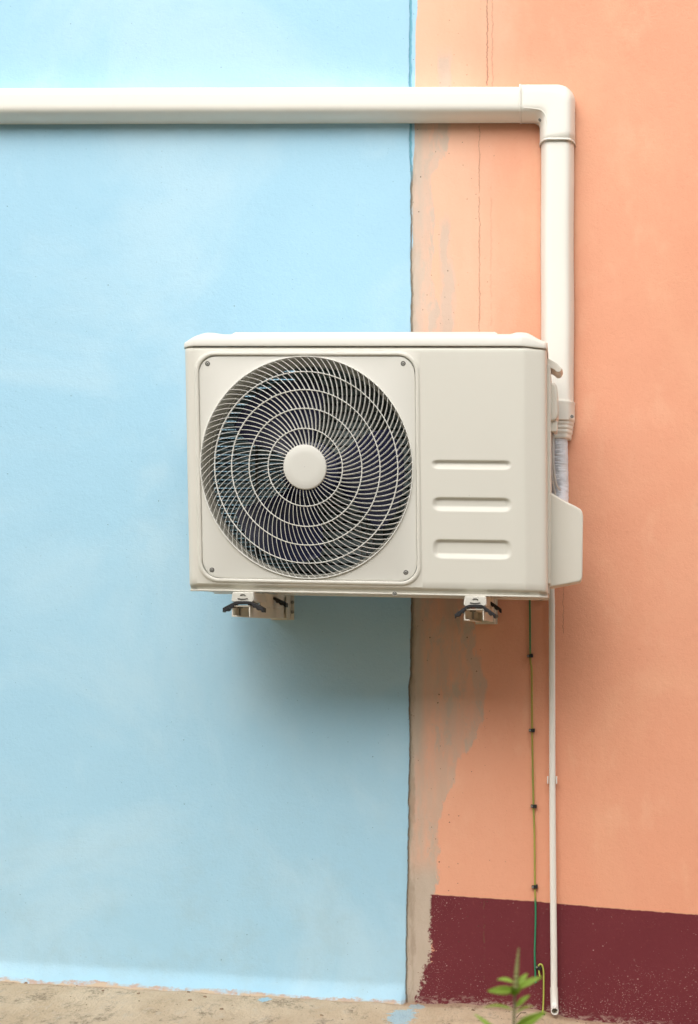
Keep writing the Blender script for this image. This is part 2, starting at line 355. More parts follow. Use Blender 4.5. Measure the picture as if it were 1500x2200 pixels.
# ------------------------------------------------------------------ ground
g = MB()
xs = [-60, -30, -14, -7, -4, -3]+[-2.4+0.02*i for i in range(0, 155)]+[1, 2, 4, 7, 14, 30, 60]
ys = [0.4, 0.1, 0.03]+[0.0-0.012*i for i in range(0, 80)]+[-1.0, -1.1, -1.3, -1.6, -2, -3, -4.3, -6, -10, -20, -40, -80]
rows = []
for y in ys:
    r = []
    for x in xs:
        near = 1 if -2.5 < x < 0.8 and y > -1.05 else 0
        gx = max(-3.2, min(1.5, x)); z = ground_z(gx)-0.006
        z += near*(fr(x, y, 5, 1)*0.006+fr(x, y, 22, 2)*0.003+fr(x, y, 60, 3)*0.0012)
        fall = max(0.0, min(1.0, (-y-0.9)/0.6)); z = z*(1-fall)+(-0.03)*fall
        if y > -0.03: z -= 0.0
        r.append((x, y, z))
    rows.append(r)
g.grid(rows); tag(g.build('ground', M['ground']), kind='structure')
# small debris on the ledge
deb = MB()
for i in range(110):
    px = random.uniform(-60, 1400); y = -random.random()**1.6*0.45-0.02; x = wx(px)
    z = ground_z(x)-0.006+fr(x, y, 5, 1)*0.006+fr(x, y, 22, 2)*0.003
    s = random.uniform(0.0008, 0.0022) if i % 8 else 0.004; a = random.random()*6.28
    vs = []
    for k in range(6):
        t = a+k*math.pi/3; rr = s*random.uniform(.6, 1.2); vs.append((x+math.cos(t)*rr*1.5, y+math.sin(t)*rr, z-0.001))
    for k in range(6):
        t = a+k*math.pi/3; rr = s*random.uniform(.3, .8); vs.append((x+math.cos(t)*rr*1.5, y+math.sin(t)*rr, z+s*random.uniform(.5, 1)))
    deb.add(vs, [tuple(range(6, 12))]+[(k, (k+1) % 6, 6+(k+1) % 6, 6+k) for k in range(6)])
tag(deb.build('gravel', simple('brown_chips', (0.28, 0.19, 0.12), 0.9, var=0.5, vs=40), smooth=False), 'brown crumbs and small chips scattered on the concrete at the wall foot', 'gravel', kind='stuff')
# twigs
def twig(pts, r, label):
    m = MB(); m.tube(pts, r, 6); tag(m.build('twig', simple('twig_bark', (0.13, 0.085, 0.05), 0.9)), label, 'twig')
def gp(px, y, dz=0.003):
    x = (px-CX)*(D+y)/F; return Vector((x, y, ground_z(x)+dz))
twig([gp(1110, -0.13, 0.0), gp(1119, -0.105, 0.006), gp(1130, -0.09, 0.004)], 0.0011, 'thin brown twig on the concrete beside the plant stem')

# ------------------------------------------------------------------ walls
def blue_edge(z):
    py = CY-(z-H)*KW
    e = 880.5 if py < 300 else interp([(300, 880.5), (380, 883), (720, 883), (1290, 884), (1450, 882), (1480, 879), (1560, 880), (1700, 879), (1900, 876), (2050, 873), (2150, 872)], py)
    return wx(e+fr(0, z, 9, 4)*1.2+fr(0, z, 40, 5)*1.5+fr(0, z, 130, 6)*1.0)
def orange_edge(z):
    py = CY-(z-H)*KW
    w = interp([(-400, 1.2), (300, 1.3), (380, 2.0), (420, 4), (450, 2.6), (560, 2.6), (720, 4.5), (900, 4.5), (1290, 5), (1450, 3.6), (1480, 2.4), (1600, 3.4), (1800, 3), (2000, 3), (2150, 3)], py)
    return blue_edge(z)+(w*0.6+fr(3, z, 14, 7)*1.2+fr(3, z, 70, 8)*1.2)/KW
zs = [wz(2330)+0.005*i for i in range(int((wz(-160)-wz(2330))/0.005))]+[wz(-150)+0.1*i for i in range(8)]
def crease_off(x, z):
    px = x*KW+CX; zc = wz(interp(CREASE, px)); zb = wz(interp(BASE, px))-0.012; zc = max(zc, zb+0.01)
    if z >= zc+0.012: return 0.0
    t = (zc+0.012-z)/(zc+0.012-zb); return -0.030*min(1.2, max(0.0, t))**1.45
bw = MB(); rows = []
bx = [-8, -4, -2.6]+[-2.0+0.06*i for i in range(0, 26)]
for z in zs:
    e = blue_edge(z); r = [(-8, 0.25, z)]
    cols = [x for x in bx if x < e-0.05]+[e-0.03, e-0.012, e-0.005, e-0.0018, e]
    while len(cols) < 33: cols.insert(3, cols[2]+(cols[3]-cols[2])*0.5)
    cols = cols[:33] if len(cols) >= 33 else cols
    for x in cols:
        edge = 0.0; q = e-x
        if q < 0.006: edge = 0.0022*(1-q/0.006)**2
        y = crease_off(x, z)*min(1, max(0, q/0.02)*1.0+0.35)*1.0+edge+fr(x, z, 1.7, 9)*0.0016
        r.append((x, y, z))
    r.append((e+0.0003, 0.03, z)); r.append((e, 0.25, z)); rows.append(r)
bw.grid(rows)
n_ = len(rows[0]); a0 = 0; aL = (len(rows)-1)*n_
bw.f.append(tuple(aL+k for k in range(n_)))
b_w = bw.build('painted_wall', M['blue'])
tag(b_w, 'light blue plastered wall left of the vertical joint', 'wall')
ow = MB(); rows = []
ox = [-0.34, -0.28, -0.2, -0.1, 0, .1, .2, .3, .5, .8, 1.2, 2.5, 6]
for z in zs:
    e = orange_edge(z); r = [(e, 0.25, z), (e-0.0003, 0.03, z)]
    for q in [0, 0.0016, 0.004, 0.010, 0.02]:
        r.append((e+q, 0.004+0.0025*max(0, 1-q/0.005)**2+fr(e+q, z, 1.7, 10)*0.0014+fr(e+q, z, 18, 11)*0.0006, z))
    for x in ox: r.append((x, 0.004+fr(x, z, 1.7, 10)*0.0014, z))
    r.append((6, 0.25, z)); rows.append(r)
ow.grid(rows); n_ = len(rows[0]); ow.f.append(tuple((len(rows)-1)*n_+k for k in range(n_)))
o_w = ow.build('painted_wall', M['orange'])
tag(o_w, 'peach orange plastered wall with a maroon band along its foot', 'wall')
jm = MB(); rows = []
for z in zs:
    a = blue_edge(z)-0.004; b = orange_edge(z)+0.004; py = CY-(z-H)*KW
    dep = interp([(300, 0.0042), (420, 0.0065), (2200, 0.0075)], py)+fr(1, z, 60, 12)*0.0012
    rows.append([(a, dep, z), ((a+b)/2, dep+fr(2, z, 120, 13)*0.001, z), (b, dep, z)])
jm.grid(rows); jm.build('mortar_joint', M['joint'], o_w)

bwm = MB(); bwm.box((-12, -6.8, -0.3), (12, -6.6, 4.4)); bwm.box((-12.05, -6.85, 4.402), (12.05, -6.55, 4.48))  # added unseen wall: blocks sky and sun so the lower facade darkens
tag(bwm.build('sky_blocker_wall', simple('blocker_dark', (0.20, 0.19, 0.165), 0.9, var=0.3, vs=3, bump=0.004, bs=60), smooth=False), 'added dark wall out of view behind the camera, blocking sky to shade the lower wall', 'wall')

# ------------------------------------------------------------------ plastic pipe cover
pc = empty('pipe_cover', P(1199, 222, 0)); L0 = pc.location.copy()
tag(pc, 'ivory pipe trunking running along the wall and down to the air conditioner', 'pipe cover')
DP = 0.064
PROF = [(0.0, 0.0), (0.0, 0.018), (0.006, 0.036), (0.0135, 0.050), (0.020, 0.058), (0.027, 0.0625), (0.035, DP), (0.0, 0.0)]
def prof(wd, dp, dx=0.0):
    """(lateral, depth) points across the cover, flat front with rounded shoulders"""
    h = [(0.0-dx, 0.0), (0.0-dx, 0.020), (0.0025-dx, 0.034), (0.006-dx, 0.0455), (0.0105-dx*.8, 0.0555), (0.0135-dx*.6, 0.0598), (0.018, 0.0628), (0.024, 0.0640), (0.031, 0.0642)]
    h = [(a, b/0.0642*dp) for a, b in h]
    return h+[(wd-a, b) for a, b in h[::-1]]
def sweep(inner, outer, wd, dp, dx):
    """inner/outer: lists of world (x,z); profile interpolated between them"""
    rows = []; pr = prof(wd, dp, dx)
    for (ix, iz), (ox_, oz) in zip(inner, outer):
        rows.append([(ix+(ox_-ix)*a/wd-L0.x, -b-L0.y, iz+(oz-iz)*a/wd-L0.z) for a, b in pr])
    return rows
zb0, zb1 = 1.2745, 1.2785      # bottom of horizontal run, left end and right end
WD = 0.0815
xl, xr = wx(-1600), wx(1140)
def hb(x): px = x*KW+CX; return H+1.2745+(px)*(0.0034/1110)
m = MB(); n0 = 40
inn = [(xl+(xr-xl)*i/n0, hb(xl+(xr-xl)*i/n0)+fr(i*.3, 0, 1, 3)*0.0006) for i in range(n0+1)]
m.grid(sweep(inn, [(x, z+WD) for x, z in inn], WD, DP, 0)); m.build('duct', M['duct'], pc)
vx = -0.0835
m = MB(); zt, zbm = wz(290), wz(880)
inn = [(vx+0.0006*math.sin(i), zt+(zbm-zt)*i/12) for i in range(13)]
m.grid(sweep(inn, [(x+WD, z) for x, z in inn], WD, DP, 0)); m.build('duct', M['duct'], pc)
# elbow
el = MB(); inner = []; outer = []
xe = (1116-CX)*(D-.05)/F; ze = H-(305-CY)*(D-.05)/F; zi = H+1.2775-0.001; ox2 = vx+WD+0.003; oz2 = zi+WD+0.006; ix2 = vx-0.003
ri, ro = 0.016, 0.040
for i in range(5): t = i/4; inner.append((xe+(ix2-ri-xe)*t, zi)); outer.append((xe+(ox2-ro-xe)*t, oz2))
for i in range(1, 13):
    a = math.pi/2*i/12
    inner.append((ix2-ri+ri*math.sin(a), zi-ri+ri*math.cos(a))); outer.append((ox2-ro+ro*math.sin(a), oz2-ro+ro*math.cos(a)))
for i in range(1, 5): t = i/4; inner.append((ix2, zi-ri+(ze-(zi-ri))*t)); outer.append((ox2, oz2-ro+(ze-(oz2-ro))*t))
el.grid(sweep(inner, outer, WD+0.006, DP+0.0045, 0.0))
eo = el.build('elbow', M['duct'], pc, recalc=True)
bd = MB(); pb = []
for (ix, iz), (jx, jz) in zip(inner, outer):
    l_ = math.hypot(jx-ix, jz-iz); q_ = 0.0195; pb.append((ix+(jx-ix)*q_/l_-L0.x, -0.0667-L0.y, iz+(jz-iz)*q_/l_-L0.z))
bd.tube(pb[1:-3], 0.0013, 8); bd.build('moulded_bead', M['duct'], eo)
sm_ = eo.modifiers.new('thick', 'SOLIDIFY'); sm_.thickness = 0.0018; sm_.offset = -1
for (i2, o2) in (((inner[0], (inner[0][0]+0.0045, inner[0][1])), (outer[0], (outer[0][0]+0.0045, outer[0][1]))),
                 ((inner[-1], (inner[-1][0], inner[-1][1]+0.0045)), (outer[-1], (outer[-1][0], outer[-1][1]+0.0045)))):
    lp = MB(); k = 0.0012
    rr = sweep(i2, o2, WD+0.006, DP+0.0045, 0); cxx = [sum(p[j] for p in rr[0])/len(rr[0]) for j in range(3)]
    rr = [[(p[0]+(p[0]-cxx[0])*0.022 if True else 0, p[1]*1.02-(0.0006), p[2]+(p[2]-cxx[2])*0.022) for p in q] for q in rr]
    lp.grid(rr); q = lp.build('rim', M['duct'], eo); s_ = q.modifiers.new('t', 'SOLIDIFY'); s_.thickness = 0.002
def screw(parent, name, c, r, depth=0.002, rim=None, face=Vector((0, -1, 0)), hole=True):
    """cross head screw on a dark disc painted as counterbore shade; c = centre on the surface in parent coordinates"""
    face = face.normalized(); q = face.to_track_quat('Z', 'Y')
    def T(x, y, z): return Vector(c)+q @ Vector((x, y, z))
    ring = MB(); rows = []
    for (rr, zz) in [(r*1.14, 0.0001), (r*1.08, 0.0004), (r*1.0, 0.0003), (r*0.97, 0.00012)]:
        rows.append([T(math.cos(t*math.pi/10)*rr, math.sin(t*math.pi/10)*rr, zz) for t in range(20)])
    ring.grid(rows, closed_u=True)
    o = ring.build(name, rim or M['case'], parent)
    d = MB(); d.add([T(math.cos(t*math.pi/10)*r, math.sin(t*math.pi/10)*r, 0.00018) for t in range(20)], [tuple(range(20))]); d.build('recess_shade', M['hole'], o, smooth=False)  # flat dark disc on the surface, painted shade of a counterbore
    h = MB(); rows = []
    for (rr, zz) in [(r*.66, 0.0002), (r*.64, 0.0005), (r*.5, 0.0007), (r*.18, 0.0008)]:
        rows.append([T(math.cos(t*math.pi/8)*rr, math.sin(t*math.pi/8)*rr, zz) for t in range(16)])
    h.grid(rows, closed_u=True); h.f.append(tuple(len(h.v)-16+k for k in range(16))); hd = h.build('screw_head', M['steel'], o)
    cr = MB()
    for a in (0.5, 0.5+math.pi/2):
        ux, uy = math.cos(a), math.sin(a); w2 = r*.09; L = r*.36
        cr.add([T(ux*L-uy*w2, uy*L+ux*w2, .0009), T(-ux*L-uy*w2, -uy*L+ux*w2, .0009), T(-ux*L+uy*w2, -uy*L-ux*w2, .0009), T(ux*L+uy*w2, uy*L-ux*w2, .0009)], [(0, 1, 2, 3)])
    cr.build('cross_slot', M['hole'], o, smooth=False)
    return o
M['hole'] = simple('dark_shade_and_marks', (0.035, 0.032, 0.025), 0.8)  # dark colour for painted counterbore shade, cross slots and foot marks
c = P(1160, 258, -0.0600)-L0
screw(eo, 'screw', c, 0.0042, face=Vector((-0.55, -0.65, -0.55)), rim=M['duct'])
# end fitting with ribs
ef = MB(); rows = []
xc = vx+WD/2
zz = [wz_ for wz_ in ()]
def efz(py, y=-0.05): return H-(py-CY)*(D+y)/F
for py, k in [(862, 1.0), (862.01, 1.055), (864, 1.075), (866, 1.055), (900, 1.055), (903, 1.045), (905, 0.985), (908, 1.0), (911, 1.0), (913, 0.945), (917, 0.965), (920, 0.955), (922, 0.90), (926, 0.92), (929, 0.905), (931, 0.85), (936, 0.86), (940, 0.83), (941.5, 0.80), (942, 0.5)]:
    z = efz(py); hw = WD/2*k; dp = DP*(0.4+0.6*k)*(1.04 if k > 1 else 1.0); fl = 1.0
    pr = prof(WD, dp); rows.append([(xc+(a-WD/2)*k-L0.x, -b-L0.y, z-L0.z) for a, b in pr])
ef.grid(rows); efo = ef.build('end_fitting', M['duct'], pc, angle=50)
screw(efo, 'screw', P(1229, 895, -0.064)-L0, 0.0042, face=Vector((0.35, -0.9, 0)), rim=M['duct'])

# ------------------------------------------------------------------ wrapped refrigerant lines
m = MB()
pth = [P(1201, 925, -0.034), P(1202, 960, -0.034), P(1203, 1000, -0.036), P(1204, 1040, -0.042), P(1204, 1062, -0.055), P(1203, 1090, -0.085), P(1200, 1115, -0.13), P(1190, 1130, -0.18)]
def catmull(p, n=10):
    out = []
    for i in range(len(p)-1):
        a, b, c_, d = p[max(i-1, 0)], p[i], p[i+1], p[min(i+2, len(p)-1)]
        for k in range(n):
            t = k/n; out.append(0.5*((2*b)+(c_-a)*t+(2*a-5*b+4*c_-d)*t*t+(3*b-a-3*c_+d)*t**3))
    out.append(p[-1]); return out
cp = catmull(pth, 40); rows = []
for i, p in enumerate(cp):
    t = (cp[min(i+1, len(cp)-1)]-cp[max(i-1, 0)]).normalized(); a = t.cross(Vector((0, 1, 0.01))).normalized(); b = t.cross(a); row = []
    for k in range(36):
        an = 2*math.pi*k/36; left = max(0, math.cos(an)*0.9+0.35) if a.x < 0 else max(0, -math.cos(an)*0.9+0.35)
        wr = (fr(i*0.42, an*0.5, 1, 20)+0.7*fr(i*0.9, an*0.8, 1, 21))*0.0042*left+fr(i*.1, an, 1.2, 22)*0.0012
        rr = 0.0205+wr; row.append(p+a*math.cos(an)*rr+b*math.sin(an)*rr)
    rows.append(row)
m.grid(rows, closed_u=True)
tag(m.build('wrapped_pipe', M['tape']), 'crinkled white taped pipe bundle below the trunking end', 'pipe')

# ------------------------------------------------------------------ air conditioner
YF = -0.42; DU = D+YF; KU = F/DU
UO = P(785, 1272, YF)                      # origin: bottom centre of the front
ac = empty('air_conditioner', UO)
tag(ac, 'cream outdoor air conditioner unit with round fan grille on wall brackets', 'air conditioner')
def warp(x, y):
    t = (y-744)/532.0; s = (x-391)/784.0
    return x+t*(10*(1-s)+3*s), y+t*(-8*(1-s)+7*s)
def U(x, y, w=0.0):
    """front-plane chart position, pushed straight back by w metres (no perspective follow)"""
    a, b = warp(x, y); p = P(a, b, YF); return Vector((p.x-UO.x, w, p.z-UO.z))
FX, FY = 655.5, 1006.0
PL, PR_, PT, PB = 420.8, 897.0, 759.0, 1254.0
# casing: sheet folded round the sides with relief
path = [(393, 0.290), (393, 0.15), (393, 0.045), (393, 0.024), (394.5, 0.015), (397.5, 0.0085), (401.5, 0.0045), (406, 0.0018), (411, 0.0003), (416, 0)]
fx = [PL-7, PL-6.99]
gx_ = [430+i*10 for i in range(0, 47)]
mid = [PL-6]+[x for x in gx_ if PL-6 < x < PR_+6]+[PR_+6, 909]
lv = [915+i*2.6 for i in range(0, 73)]
path += [(x, 0) for x in mid]+[(x, 0) for x in lv if x < 1118]+[(1118, 0), (1123, .0001), (1127, .0006), (1131, .0020), (1140, .0056), (1150, .0096), (1160, .0136), (1165, .0160), (1169, .0195), (1172, .0245), (1173.5, .031), (1174, .042), (1174, 0.15), (1174, 0.290)]
pys = [744.7, 745.8, 747.5, 749, 751, 753, PT-6]+[PT+i*10 for i in range(0, 22)]+[980+i*1.5 for i in range(0, 26)]+[1024+i*8 for i in range(0, 5)]+[1060+i*1.5 for i in range(0, 31)]+[1110+8*i for i in range(0, 5)]+[1150+1.5*i for i in range(0, 36)]+[1206+8*i for i in range(0, 6)]+[PB+6, 1263, 1264, 1265.5]
pys = sorted(set(pys))
def vprof(y):
    if y < 753: return 0.0060*((753-y)/8.3)**1.8
    if y > 1262: return 0.0008+0.0012*(y-1262)
    return 0
def sst(a, b, x): t = max(0, min(1, (x-a)/(b-a))); return t*t*(3-2*t)
def louvre(x, y):
    d = 0
    for (y0, y1) in ((986.5, 1006.5), (1066, 1096.5), (1156, 1197.5)):
        if y0-2 <= y <= y1+3 and 918 < x < 1104:
            h = y1-y0; rad = min(16, h*0.55)
            yy = min(1, max(0, (y-y0)/h))
            inset = rad*0.9*(1-math.sqrt(max(0, 1-(2*yy-1)**2)))
            ex = sst(924+inset, 936+inset, x)*(1-sst(1085-inset, 1098-inset, x))
            top = sst(y0, y0+6.5, y); bot = 1-sst(y1-12.0, y1+1, y)
            d = max(d, 0.0072*ex*top*bot)
    return d
cs = MB(); rows = []
for y in pys:
    rows.append([U(x, y, w+(vprof(y) if w < 0.05 else 0)+louvre(x, y)) for x, w in path])
nr, nc = len(rows), len(rows[0]); vs = [p for r in rows for p in r]; fs = []
for i in range(nr-1):
    for j in range(nc-1):
        ym = (pys[i]+pys[i+1])/2; xm = (path[j][0]+path[j+1][0])/2
        if PL-6 < xm < PR_+6 and PT-6 < ym < PB+6 and path[j][1] < 0.05: continue
        fs.append((i*nc+j, i*nc+j+1, (i+1)*nc+j+1, (i+1)*nc+j))
cs.add(vs, fs)
def rrect(off, rad, w, n=12):
    """rounded rectangle loop grown by off pixels"""
    l, r, t, b = PL-off, PR_+off, PT-off, PB+off; out = []
    for cx_, cy_, a0 in ((r-rad, t+rad, -90), (r-rad, b-rad, 0), (l+rad, b-rad, 90), (l+rad, t+rad, 180)):
        for k in range(n+1):
            a = R(a0+90*k/n); out.append(U(cx_+rad*math.cos(a), cy_+rad*math.sin(a), w))
    return out
loops = []
# rectangle hole boundary: rad ~0, then moulded ridge
for off, rad, w in ((6, 0.01, 0), (5, 44, 0), (4.0, 44, -0.0006), (2.6, 43, -0.0028), (1.2, 42, -0.0042), (-1.0, 40.5, -0.0046), (-3.6, 38.5, -0.0044), (-4.8, 37.5, -0.0034), (-5.3, 37, -0.0012), (-5.6, 36.8, 0.0022)):
    loops.append(rrect(off, rad, w))
cs.grid(loops, closed_u=True)
casing = cs.build('casing', M['case'], ac, angle=50)
# closing sheets that are not seen from the front: partition, base tray, side grille bars
inn = MB()
a = U(908, 760, 0.012); b = U(908, 1262, 0.285); inn.box(a, (b.x+0.002, b.y, b.z))
a = U(908, 760, 0.287); b = U(1174, 1262, 0.290); inn.box(a, b)
inn.build('partition', M['inner'], ac, smooth=False)
# top cover
tp = MB(); rows = []
def top_h(x):
    h = 719.0
    h += 13.5*(1-sst(391, 432, x))**1.2+13.5*sst(1118, 1176, x)**1.25
    return h
def top_pad(x):
    d = 4.8*sst(492, 499, x)*(1-sst(1062, 1070, x))
    d += 4.0*sst(418, 440, x)*(1-sst(446, 482, x))+4.0*sst(1092, 1112, x)*(1-sst(1128, 1165, x))
    return d
tx = [389.5+i*(437-389.5)/16 for i in range(17)]+[440+i*3 for i in range(21)]+[510+30*i for i in range(18)]+[1050+3*i for i in range(42)]
tx = sorted(set([x for x in tx if x < 1175.5]+[1175.5]))
def front_w(x):   # plan curve of the cover front
    return interp([(389.5, 0.030), (391, 0.018), (396, 0.008), (404, 0.002), (416, -0.0015), (1120, -0.0015), (1150, 0.007), (1168, 0.015), (1173, 0.021), (1175.5, 0.032)], x)
prf = [(0.03, 743.0, 0), (0.000, 743.4, 0), (-0.0006, 742.6, 0), (-0.0006, 739, 0)]
for x in tx:
    fw = front_w(x); ht = top_h(x); pd = top_pad(x); col = []
    dy = 2.5*sst(1110, 1176, x)+1.5*(1-sst(391, 425, x))
    for w, y, _ in prf: col.append(U(x, y+dy, fw+w))
    col.append(U(x, ht+6.0, fw-0.0003)); col.append(U(x, ht+3.2, fw+0.0012)); col.append(U(x, ht+1.0, fw+0.0042)); col.append(U(x, ht-0.8, fw+0.009)); col.append(U(x, ht-3.0, fw+0.017))
    col.append(U(x, ht-5.0-pd*0.55, fw+0.026)); col.append(U(x, ht-6.5-pd*1.1, fw+0.038)); col.append(U(x, ht-7.3-pd*1.2, 0.09)); col.append(U(x, ht-7.3-pd*1.2, 0.22))
    col.append(U(x, ht-4-pd, 0.27)); col.append(U(x, ht, 0.286)); col.append(U(x, 743+dy, 0.292))
    rows.append(col)
tp.grid(rows); nn = len(rows[0]); tp.f.append(tuple(range(nn))); tp.f.append(tuple((len(rows)-1)*nn+k for k in range(nn)))
tp.build('top_cover', mat_cream('cover_enamel', (0.76, 0.735, 0.66), 0.36), ac, angle=40)
# base pan: rolled lip below the casing
bp = MB(); rows = []
for x in [394+i*20 for i in range(39)]+[1173]:
    fw = interp([(394, 0.020), (400, 0.008), (416, 0.002), (1122, 0.002), (1150, 0.010), (1165, 0.017), (1173, 0.035)], x)
    lip = 4.5*(1-sst(470, 500, x))*0+2.0
    rows.append([U(x, 1260, fw+0.006), U(x, 1264.5, fw+0.0025), U(x, 1265.6, fw+0.0045), U(x, 1270, fw+0.008), U(x, 1272.5, fw+0.0095), U(x, 1273.2, fw+0.0035), U(x, 1275.6, fw+0.0030), U(x, 1277.0, fw+0.0045), U(x, 1277.2, fw+0.014), U(x, 1273.5, fw+0.03), U(x, 1273.5, 0.27), U(x, 1277, 0.285), U(x, 1260, 0.288)])
bp.grid(rows); nn = len(rows[0]); bp.f.append(tuple(range(nn))); bp.f.append(tuple((len(rows)-1)*nn+k for k in range(nn)))
bpo = bp.build('base_pan', M['case'], ac, angle=35)
screw(bpo, 'screw', U(842, 1274.5, 0.001), 0.0048)
# grille plate
gp_ = MB(); NG = 208
RX, RZ = 230.0, 240.0
def ell(k, w, rx=RX, ry=RZ, n=NG, ph=0.0):
    out = []
    for i in range(n):
        a = ph+2*math.pi*i/n; out.append(U(FX+rx*k*math.sin(a), FY-ry*k*math.cos(a), w))
    return out
# outer loop of the plate with matching count: sample rounded rect by angle
def rr_ray(off, rad, w):
    l, r, t, b = PL-off, PR_+off, PT-off, PB+off; out = []
    for i in range(NG):
        a = 2*math.pi*i/NG; dx, dy = math.sin(a)*RX, -math.cos(a)*RZ
        s = min(((r-FX)/dx if dx > 1e-9 else ((l-FX)/dx if dx < -1e-9 else 1e9)), ((b-FY)/dy if dy > 1e-9 else ((t-FY)/dy if dy < -1e-9 else 1e9)))
        x, y = FX+dx*s, FY+dy*s
        # corner rounding: walk the ray inward until inside the corner circle
        for _ in range(60):
            ccx = min(max(x, l+rad), r-rad); ccy = min(max(y, t+rad), b-rad)
            if (x-ccx)**2+(y-ccy)**2 <= rad*rad+1e-6: break
            s *= 0.997; x, y = FX+dx*s, FY+dy*s
        out.append(U(x, y, w))
    return out
gl = [rr_ray(-5.9, 36.6, 0.0022), rr_ray(-6.1, 36.4, 0.0004), rr_ray(-6.9, 35.8, 0.0000), rr_ray(-11, 34, -0.0004)]
# the ellipse nearly touches the plate's edge: blend
cut = []
def minloop(k, w):
    out = []
    lim = rr_ray(-6.9, 35.5, w); e = ell(k, w); c0 = U(FX, FY, w)
    for p, q in zip(e, lim): out.append(p if (p-c0).length < (q-c0).length else q)
    return out
lim = minloop(1.012, -0.0004)
gl2 = []
for p0, p1 in zip(gl[3], lim):
    c0 = U(FX, FY, 0); gl2.append(p0 if (p0-c0).length > (p1-c0).length else p1)
gl[3] = gl2
gl += [lim, minloop(1.004, -0.0012), minloop(0.997, -0.0012), minloop(0.994, 0.001), ell(0.990, 0.012)]
gp_.grid(gl, closed_u=True)
plate = gp_.build('grille_plate', M['grille'], ac, angle=40)
for (sx, sy) in ((445.5, 782), (866, 781), (447, 1231), (867, 1229)):
    screw(plate, 'screw', U(sx, sy, -0.0004), 0.0056, rim=M['grille'])
# wire guard
wg = MB()
def dome(k): return -0.0035-0.0100*(1-k*k)      # guard bulges forward
GX, GZ = 654.0, 1006.5
def gpt(rpx, a, w):    # a from straight down, turning anticlockwise in the picture with growing angle
    ry = rpx*1.047; q = (240.0-rpx*1.043)/240
    return U(FX+(GX-FX)*min(1, q*2)+rpx*math.sin(a), FY+(GZ-FY)*min(1, q*2)+ry*math.cos(a), w)
rings = [46.0, 80.0, 121.5, 160.0, 197.5, 229.0]
counts = [47, 69, 87, 97, 101]
dth = [0.10, 0.125, 0.130, 0.130, 0.137]
def rib(pts, wdt, d0, d1):
    """thin blade following pts (list of (rpx, angle)); narrow front edge, depth d0..d1"""
    rows = []
    for i, (r_, a_) in enumerate(pts):
        r0, a0 = pts[max(i-1, 0)]; r1, a1 = pts[min(i+1, len(pts)-1)]
        p = gpt(r_, a_, 0); t = gpt(r1, a1, 0)-gpt(r0, a0, 0); nrm = Vector((t.z, 0, -t.x)).normalized()*wdt/2
        w = dome(r_/229.0); bk = Vector((-math.cos(a_), 0, -math.sin(a_)))*0.155*d1
        rows.append([p+nrm*0.55+Vector((0, w+d0, 0)), p+nrm+Vector((0, w+d0+0.0007, 0)), p+nrm*0.8+bk+Vector((0, w+d1, 0)),
                     p-nrm*0.8+bk+Vector((0, w+d1, 0)), p-nrm+Vector((0, w+d0+0.0007, 0)), p-nrm*0.55+Vector((0, w+d0, 0))])
    wg.grid(rows, closed_u=True)
for s in range(5):
    for k in range(counts[s]):
        a = 2*math.pi*k/counts[s]+0.37*s+0.02; pts = []
        for q in range(6):
            t = q/5; pts.append((rings[s]+(rings[s+1]-rings[s])*t, a+dth[s]*(t*0.9+0.1*t*t)))
        rib(pts, 0.0012, 0.0, 0.0078)
for r_ in rings[1:]:
    rows = []
    for i in range(160):
        a = 2*math.pi*i/160; row = []; w = dome(r_/229.0)
        for dr, dw in ((-0.6, -0.0012), (0.6, -0.0012), (1.0, -0.0004), (1.0, 0.0045), (-1.0, 0.0045), (-1.0, -0.0004)):
            row.append(gpt(r_+dr, a, w+dw))
        rows.append(row)
    wg.grid(rows, closed_u=True, closed_v=True)
guard = wg.build('fan_guard', mat_cream('guard_enamel', (0.76, 0.745, 0.69), 0.4), ac, angle=30)
cap = MB(); rows = []
for k, w in ((0.90, 0.006), (1.0, 0.002), (1.0, -0.0035), (0.985, -0.0048), (0.955, -0.0056), (0.60, -0.0060), (0.2, -0.0061), (0.01, -0.0061)):
    rows.append([gpt(46.3*k, 2*math.pi*i/64, dome(0)+w) for i in range(64)])
cap.grid(rows, closed_u=True); cap.build('hub_cap', M['grille'], guard, angle=40)
# shroud (bell mouth)
sh = MB()
C0 = U(FX, FY, 0); AX, AZ = RX/KU, RZ/KU
def lathe(prof_, n=96):
    return [[(C0.x+math.sin(2*math.pi*i/n)*AX*k, w, C0.z-math.cos(2*math.pi*i/n)*AZ*k) for i in range(n)] for k, w in prof_]
sh.grid(lathe([(1.08, 0.012), (0.997, 0.0125), (0.990, 0.016), (0.978, 0.024), (0.968, 0.036), (0.964, 0.050), (0.963, 0.052), (0.955, 0.053), (0.952, 0.085)]), closed_u=True)
sh.build('shroud', M['shroud'], ac, angle=30)
